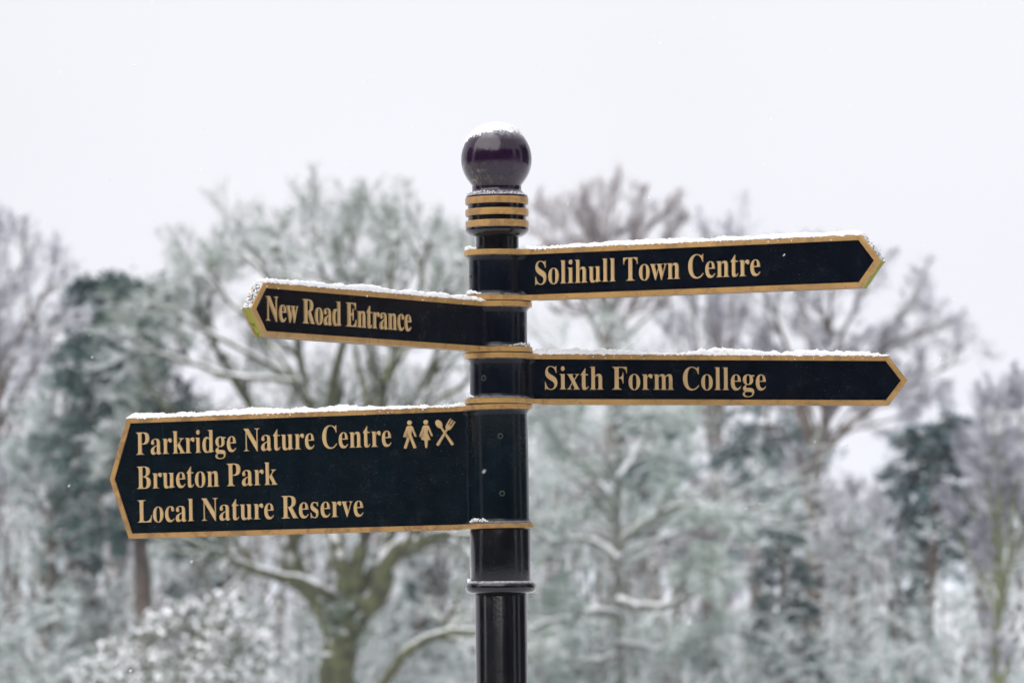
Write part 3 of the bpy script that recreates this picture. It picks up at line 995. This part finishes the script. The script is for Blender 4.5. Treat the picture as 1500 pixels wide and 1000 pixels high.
arm_a = make_arm('town_arm', 'sign arm with a single line of bright lettering, the uppermost on the post', 367.3, 442.3, 29.5, 0.42, True, M_PANEL, M_GOLD, 1)
arm_b = make_arm('entrance_arm', 'sign arm turned sharply forward with a green algae stained tip', 442.9, 517.3, 57.0, 0.0, False, M_PANEL, M_GOLD, 2)
arm_c = make_arm('college_arm', 'single line sign arm set square on the post between two others', 517.9, 592.3, -12.0, 0.30, True, M_PANEL, M_GOLD, 3)
arm_d = make_arm('nature_arm', 'deep sign arm with three lines of lettering and small pictograms', 592.9, 774.2, -19.5, 0.62, False, M_PANEL_BIG, M_GOLD_WORN, 4, 7.7)
lettering(arm_a, 'Solihull Town Centre', 782.6, 1113.2, 15.0, ax=727.5)
lettering(arm_b, 'New Road Entrance', 390.2, 601.7, 15.2, ax=728.5)
lettering(arm_c, 'Sixth Form College', 797.6, 1121.2, 15.3, ax=730)
lettering(arm_d, 'Parkridge Nature Centre', 199.5, 573.3, -34.9, ax=731.5)
lettering(arm_d, 'Brueton Park', 199.8, 405.2, 16.4, ax=731.5)
lettering(arm_d, 'Local Nature Reserve', 200.2, 530.4, 67.0, ax=731.5)
screw(arm_c, 708, 555)
screw(arm_d, 734, 640, ax=732)
screw(arm_d, 735, 723.5, ax=732)
screw(arm_a, 688.5, 406, 3.4, ax=728)

def circ(cx, cy, r, n=16, ry=None):
    return [(cx + r * math.cos(2 * math.pi * i / n), cy + (ry or r) * math.sin(2 * math.pi * i / n)) for i in range(n)]

def icon_x(px): return -u_of(arm_d, px, 731.5)
def rot(pts, a, cx=0, cy=0):
    c, s_ = math.cos(a), math.sin(a)
    return [(cx + x * c - y * s_, cy + x * s_ + y * c) for x, y in pts]
zi = (34.9 + 19.0) * K - 0.0                   # middle of the pictograms above the arm's middle
man = [(-3.0, -12.4), (3.0, -12.4), (4.6, -10.8), (9.6, 2.6), (9.2, 4.0), (7.4, 3.8), (3.4, -6.6), (2.3, 0.5), (9.0, 18.8), (8.6, 20.8), (5.4, 20.8),
       (0, 5.6), (-5.4, 20.8), (-8.6, 20.8), (-9.0, 18.8), (-2.3, 0.5), (-3.4, -6.6), (-7.4, 3.8), (-9.2, 4.0), (-9.6, 2.6), (-4.6, -10.8)]
woman = [(-3.0, -12.4), (3.0, -12.4), (4.6, -10.8), (9.8, 2.6), (9.4, 4.0), (7.6, 3.8), (3.4, -6.6), (2.4, -1.8), (6.4, 9.0), (2.6, 9.4), (1.2, 20.8), (-1.2, 20.8),
         (-2.6, 9.4), (-6.4, 9.0), (-2.4, -1.8), (-3.4, -6.6), (-7.6, 3.8), (-9.4, 4.0), (-9.8, 2.6), (-4.6, -10.8)]
head = circ(0, -17.0, 3.4)
cx_ = 1.06
zi2 = zi - 2.0 * K
for nm, px, pl in (('man_symbol', 600.8, [man, head]), ('woman_symbol', 624.6, [woman, head])):
    raised(nm, [[(x * cx_, y) for x, y in p] for p in pl], arm_d, icon_x(px), zi2, M_LETTER)
handle = lambda y0: [(-1.4, y0), (1.4, y0), (2.3, 21.5), (1.2, 23.2), (-1.2, 23.2), (-2.3, 21.5)]
spoon = [rot(circ(0, -17.5, 5.0, 18, 7.4), -0.60), rot(handle(-12), -0.60)]
fork = [rot(p, 0.60) for p in ([(-5.2, -14), (5.2, -14), (4.6, -9.2), (2.0, -6.4), (-2.0, -6.4), (-4.6, -9.2)], [(-5.2, -24), (-3.3, -24), (-3.0, -13.5), (-5.2, -13.5)],
        [(-1.0, -24), (1.0, -24), (1.0, -13.5), (-1.0, -13.5)], [(3.3, -24), (5.2, -24), (5.2, -13.5), (3.0, -13.5)], handle(-7.5))]
spoon, fork = [[[(x * 0.93, y * 0.93) for x, y in p] for p in g] for g in (spoon, fork)]
raised('spoon_symbol', spoon, arm_d, icon_x(652.3), zi2, M_LETTER)
o = raised('fork_symbol', fork, arm_d, icon_x(652.3), zi2, M_LETTER, 2.7)

# ------------------------------------------------------------------ snow on the signpost
_ico = bmesh.new(); bmesh.ops.create_icosphere(_ico, subdivisions=1, radius=1.0)
ICO_V = np.array([v.co[:] for v in _ico.verts]); ICO_F = np.array([[v.index for v in f.verts] for f in _ico.faces]); _ico.free()

def granules(rng, centres, rad):
    n = len(centres)
    j = 1 + rng.normal(0, 0.22, (n, len(ICO_V), 1))
    V = centres[:, None] + ICO_V[None] * rad[:, None, None] * j * rng.uniform(0.7, 1.25, (n, 1, 3))
    F = (ICO_F[None] + np.arange(n)[:, None, None] * len(ICO_V)).reshape(-1, 3)
    return V.reshape(-1, 3), F

def fb(x, y=0.0, z=0.0, o=4):
    return mnoise.fractal(Vector((x, y, z)), 0.9, 2.1, o)

def snow_obj(label, V, Q, GV, GF, M=None, smooth=True):
    V = np.asarray(V).reshape(-1, 3); n = len(V)
    allv = np.concatenate([V, GV]) if len(GV) else V
    if M is not None:
        mm = np.array(M); allv = allv @ mm[:3, :3].T + mm[:3, 3]
    me = np_mesh('snow', allv, Q if len(Q) else None, np.concatenate([GF + n]) if len(GF) else None, smooth)
    return tag(link('snow', me, M_SNOW), label, 'snow', 'snow lying on the signpost', 'stuff')

def arm_snow(A, label, ua, ub, thick, seed, extra=()):
    rng = np.random.default_rng(seed)
    nu, nc = int((ub - ua) / 0.0022), 15
    hw = HT + PROUD - 0.0005
    V = np.zeros((nu, nc, 3))
    for i in range(nu):
        u = ua + (ub - ua) * i / (nu - 1)
        e = min(1, (u - ua) / 0.02 + 0.25, (ub - u) / 0.014 + 0.15)
        h = thick * e * (0.78 + 0.60 * fb(u * 11, seed * 3.1) + 0.28 * fb(u * 60, seed * 7.7))
        h = max(h, thick * 0.25)
        wf = hw + 0.0022 * fb(u * 60, 5.0 + seed) + 0.0010
        for k in range(nc):
            a = math.pi * k / (nc - 1)
            c, s_ = math.cos(a), math.sin(a)
            yy = -wf * math.copysign(abs(c) ** 0.55, c)
            zz = h * abs(s_) ** 0.6
            nn = 0.0014 * fb(u * 190, yy * 190, zz * 190 + seed, 3)
            V[i, k] = (A.s * u, yy + nn * c, zz + nn * 1.2 - 0.0010 + (0 if 0 < k < nc - 1 else -0.0025 * max(0, fb(u * 55, 9 + k + seed))))
    V[..., 2] += A.H / 2
    ii, kk = np.meshgrid(np.arange(nu - 1), np.arange(nc - 1), indexing='ij')
    q = np.stack([ii * nc + kk, (ii + 1) * nc + kk, (ii + 1) * nc + kk + 1, ii * nc + kk + 1], -1).reshape(-1, 4)
    if A.s > 0: q = q[:, ::-1]
    n = int(800 * (ub - ua) / 0.8)
    ci = rng.integers(0, nu, n); ck = rng.integers(0, nc, n)
    C = V[ci, ck] + rng.normal(0, 0.0007, (n, 3))
    rad = rng.uniform(0.0008, 0.0017, n)
    # granules that slid onto the front of the gold band
    m = int(26 * (ub - ua) / 0.8)
    ff = np.stack([A.s * rng.uniform(ua, ub, m), np.full(m, -(HT + PROUD + 0.0003)), A.H / 2 - rng.random(m) ** 2 * 0.012], -1)
    C = np.concatenate([C, ff]); rad = np.concatenate([rad, rng.uniform(0.0007, 0.0018, m)])
    for c0, spread, cnt in extra:
        e = np.array(c0) + rng.normal(0, 1, (cnt, 3)) * np.array(spread)
        C = np.concatenate([C, e]); rad = np.concatenate([rad, rng.uniform(0.0015, 0.0042, cnt)])
    GV, GF = granules(rng, C, rad)
    M = Matrix.Translation((AX, 0, A.zc)) @ A.ob.rotation_euler.to_matrix().to_4x4()
    return snow_obj(label, V, q, GV, GF, M)

arm_snow(arm_a, 'crisp strip of snow along the uppermost sign arm', 0.052, L_SH + 0.001, 0.0108, 1)
arm_snow(arm_b, 'strip of snow along the sign arm turned sharply forward', 0.066, L_SH + 0.001, 0.0125, 2)
arm_snow(arm_c, 'strip of snow along the single line arm set square on the post', 0.068, L_SH + 0.001, 0.0130, 3)
arm_snow(arm_d, 'strip of snow along the deep arm with three lines of lettering', 0.066, L_SH + 0.001, 0.0130, 4)

# frost grains on the pointed ends
def tip_snow(A, label, seed, n, ylo, yhi):
    rng = np.random.default_rng(seed)
    t = rng.random(n) ** 1.3
    C = np.stack([A.s * (L_SH + t * L_TIP), rng.uniform(ylo, yhi, n), A.H / 2 * (1 - t)], -1) + rng.normal(0, 0.0008, (n, 3))
    GV, GF = granules(rng, C, rng.uniform(0.0009, 0.0026, n))
    M = Matrix.Translation((AX, 0, A.zc)) @ A.ob.rotation_euler.to_matrix().to_4x4()
    snow_obj(label, np.zeros((0, 3)), [], GV, GF, M)

tip_snow(arm_a, 'grains of snow on the slanting tip of the uppermost arm', 11, 90, -HT, HT)
tip_snow(arm_b, 'grains of snow on the slanting tip of the forward turned arm', 12, 170, -HT, HT)
tip_snow(arm_c, 'grains of snow on the slanting tip of the arm set square', 13, 120, -HT * .4, HT * 1.3)
tip_snow(arm_d, 'grains of snow on the slanting tip of the deep arm', 14, 150, HT * .2, HT * 1.6)

# cap on the ball
def ball_cap():
    rng = np.random.default_rng(77)
    R0, zc = 52 * K, zy(233.5)
    V, ids, Q = [], {}, []
    na, npz = 150, 60
    def th(a, p):
        x, y, z = math.sin(p) * math.cos(a), math.sin(p) * math.sin(a), math.cos(p)
        lim = 0.96 - 0.16 * x + 0.30 * y + 0.16 * fb(x * 5, y * 5, z * 5) + 0.10 * fb(x * 22, y * 22, z * 22)
        return min(0.0036, (lim - p) * 0.022) + 0.0022 * fb(x * 26, y * 26, z * 26 + 3), (x, y, z)
    for i in range(npz):
        for j in range(na):
            p = 1.35 * i / (npz - 1); a = 2 * math.pi * j / na
            t, d = th(a, max(p, 1e-4))
            V.append([d[0] * (R0 + max(t, -0.001)), d[1] * (R0 + max(t, -0.001)), zc + d[2] * (R0 + max(t, -0.001))])
            ids[i, j] = t > 0.0004
    for i in range(npz - 1):
        for j in range(na):
            k = (j + 1) % na
            if ids[i, j] or ids[i + 1, j] or ids[i, k] or ids[i + 1, k]:
                Q.append((i * na + j, (i + 1) * na + j, (i + 1) * na + k, i * na + k))
    n = 420
    p = np.abs(rng.normal(0.62, 0.26, n)); a = rng.random(n) * 2 * math.pi
    keep = (p < 1.25) & (p < 0.98 - 0.16 * np.cos(a) + 0.32 * np.sin(a) + rng.exponential(0.10, n))
    p, a = p[keep], a[keep]
    C = np.stack([np.sin(p) * np.cos(a), np.sin(p) * np.sin(a), np.cos(p)], -1)
    C = C * (R0 + np.where(p < 0.6, 0.003, 0.0004))[:, None] + np.array([0, 0, zc])
    GV, GF = granules(rng, C, rng.uniform(0.0007, 0.0022, len(C)))
    snow_obj('rough cap of snow on top of the ball finial', V, np.array(Q), GV, GF, Matrix.Translation((AX, 0, 0)))
ball_cap()

def ledge(label, row, R, a0, a1, n, rmin, rmax, seed, dz=0.001):
    rng = np.random.default_rng(seed)
    a = np.radians(rng.uniform(a0, a1, n)); r = (R + rng.uniform(-3.5, 1.0, n)) * K
    env = np.sin(np.pi * (np.degrees(a) - a0) / (a1 - a0))
    C = np.stack([r * np.cos(a), r * np.sin(a), zy(row) + dz + rng.random(n) * 0.008 * env], -1)
    GV, GF = granules(rng, C, rng.uniform(rmin, rmax, n))
    snow_obj(label, np.zeros((0, 3)), [], GV, GF, Matrix.Translation((AX, 0, 0)))

ledge('lump of snow on the cuff ring of the uppermost arm', 367.0, 46, 150, 225, 150, 0.0015, 0.0035, 21)
ledge('lump of snow in the angle above the forward turned arm', 432.5, 45, 165, 235, 150, 0.0015, 0.0035, 22)
ledge('lump of snow in the angle above the deep arm', 583.0, 45, 150, 215, 150, 0.0015, 0.0035, 23)
ledge('small lump of snow on the lowest gold ring', 764.5, 46, 195, 250, 60, 0.001, 0.0025, 24)
ledge('grains of snow on the black bead below the lettered arms', 852.5, 47, 170, 200, 60, 0.001, 0.003, 25)
ledge('dusting of snow on the flange below the ball', 287.0, 44, 0, 360, 200, 0.0008, 0.002, 26, 0.0)
ledge('dusting of snow on the cuff ring above the single line arm set square', 508.5, 46, -70, 20, 80, 0.0008, 0.002, 27, 0.0)

def falling_snow():
    rng = np.random.default_rng(93)
    n = 150
    y = rng.uniform(-2.5, 14, n)
    B = y + CAM_D
    C = np.stack([rng.uniform(-1, 1, n) * B * 0.125, y, CAM_Z + B * 0.054 + rng.uniform(-1, 1, n) * B * 0.085], -1)
    GV, GF = granules(rng, C, rng.uniform(0.0009, 0.0020, n))
    GV = GV.reshape(n, -1, 3); GV[..., 2] = C[:, None, 2] + (GV[..., 2] - C[:, None, 2]) * 1.5; GV[..., 0] += (GV[..., 2] - C[:, None, 2]) * 0.6
    me = np_mesh('falling_snow', GV.reshape(-1, 3), None, GF)
    tag(link('falling_snow', me, M_SNOW), 'sparse small snowflakes drifting through the air', 'snowflakes', kind='stuff')
falling_snow()

# ------------------------------------------------------------------ damp winter air
def haze():
    bm = bmesh.new()
    bmesh.ops.create_cube(bm, size=1.0)
    hz = link('haze', bm_mesh(bm, 'haze'))
    hz.scale = (9000, 9000, 24)
    hz.location = (0, 0, 12 - 4.0)
    m = bpy.data.materials.new('haze_air'); m.use_nodes = True
    nt = m.node_tree; nt.nodes.clear()
    out = nt.nodes.new('ShaderNodeOutputMaterial'); v = nt.nodes.new('ShaderNodeVolumePrincipled')
    v.inputs['Color'].default_value = (0.84, 0.92, 1.0, 1)
    v.inputs['Density'].default_value = 0.00035
    nt.links.new(v.outputs[0], out.inputs['Volume'])
    hz.data.materials.append(m)
    tag(hz, 'pale damp winter air softening the far trees', 'haze', kind='stuff')
haze()
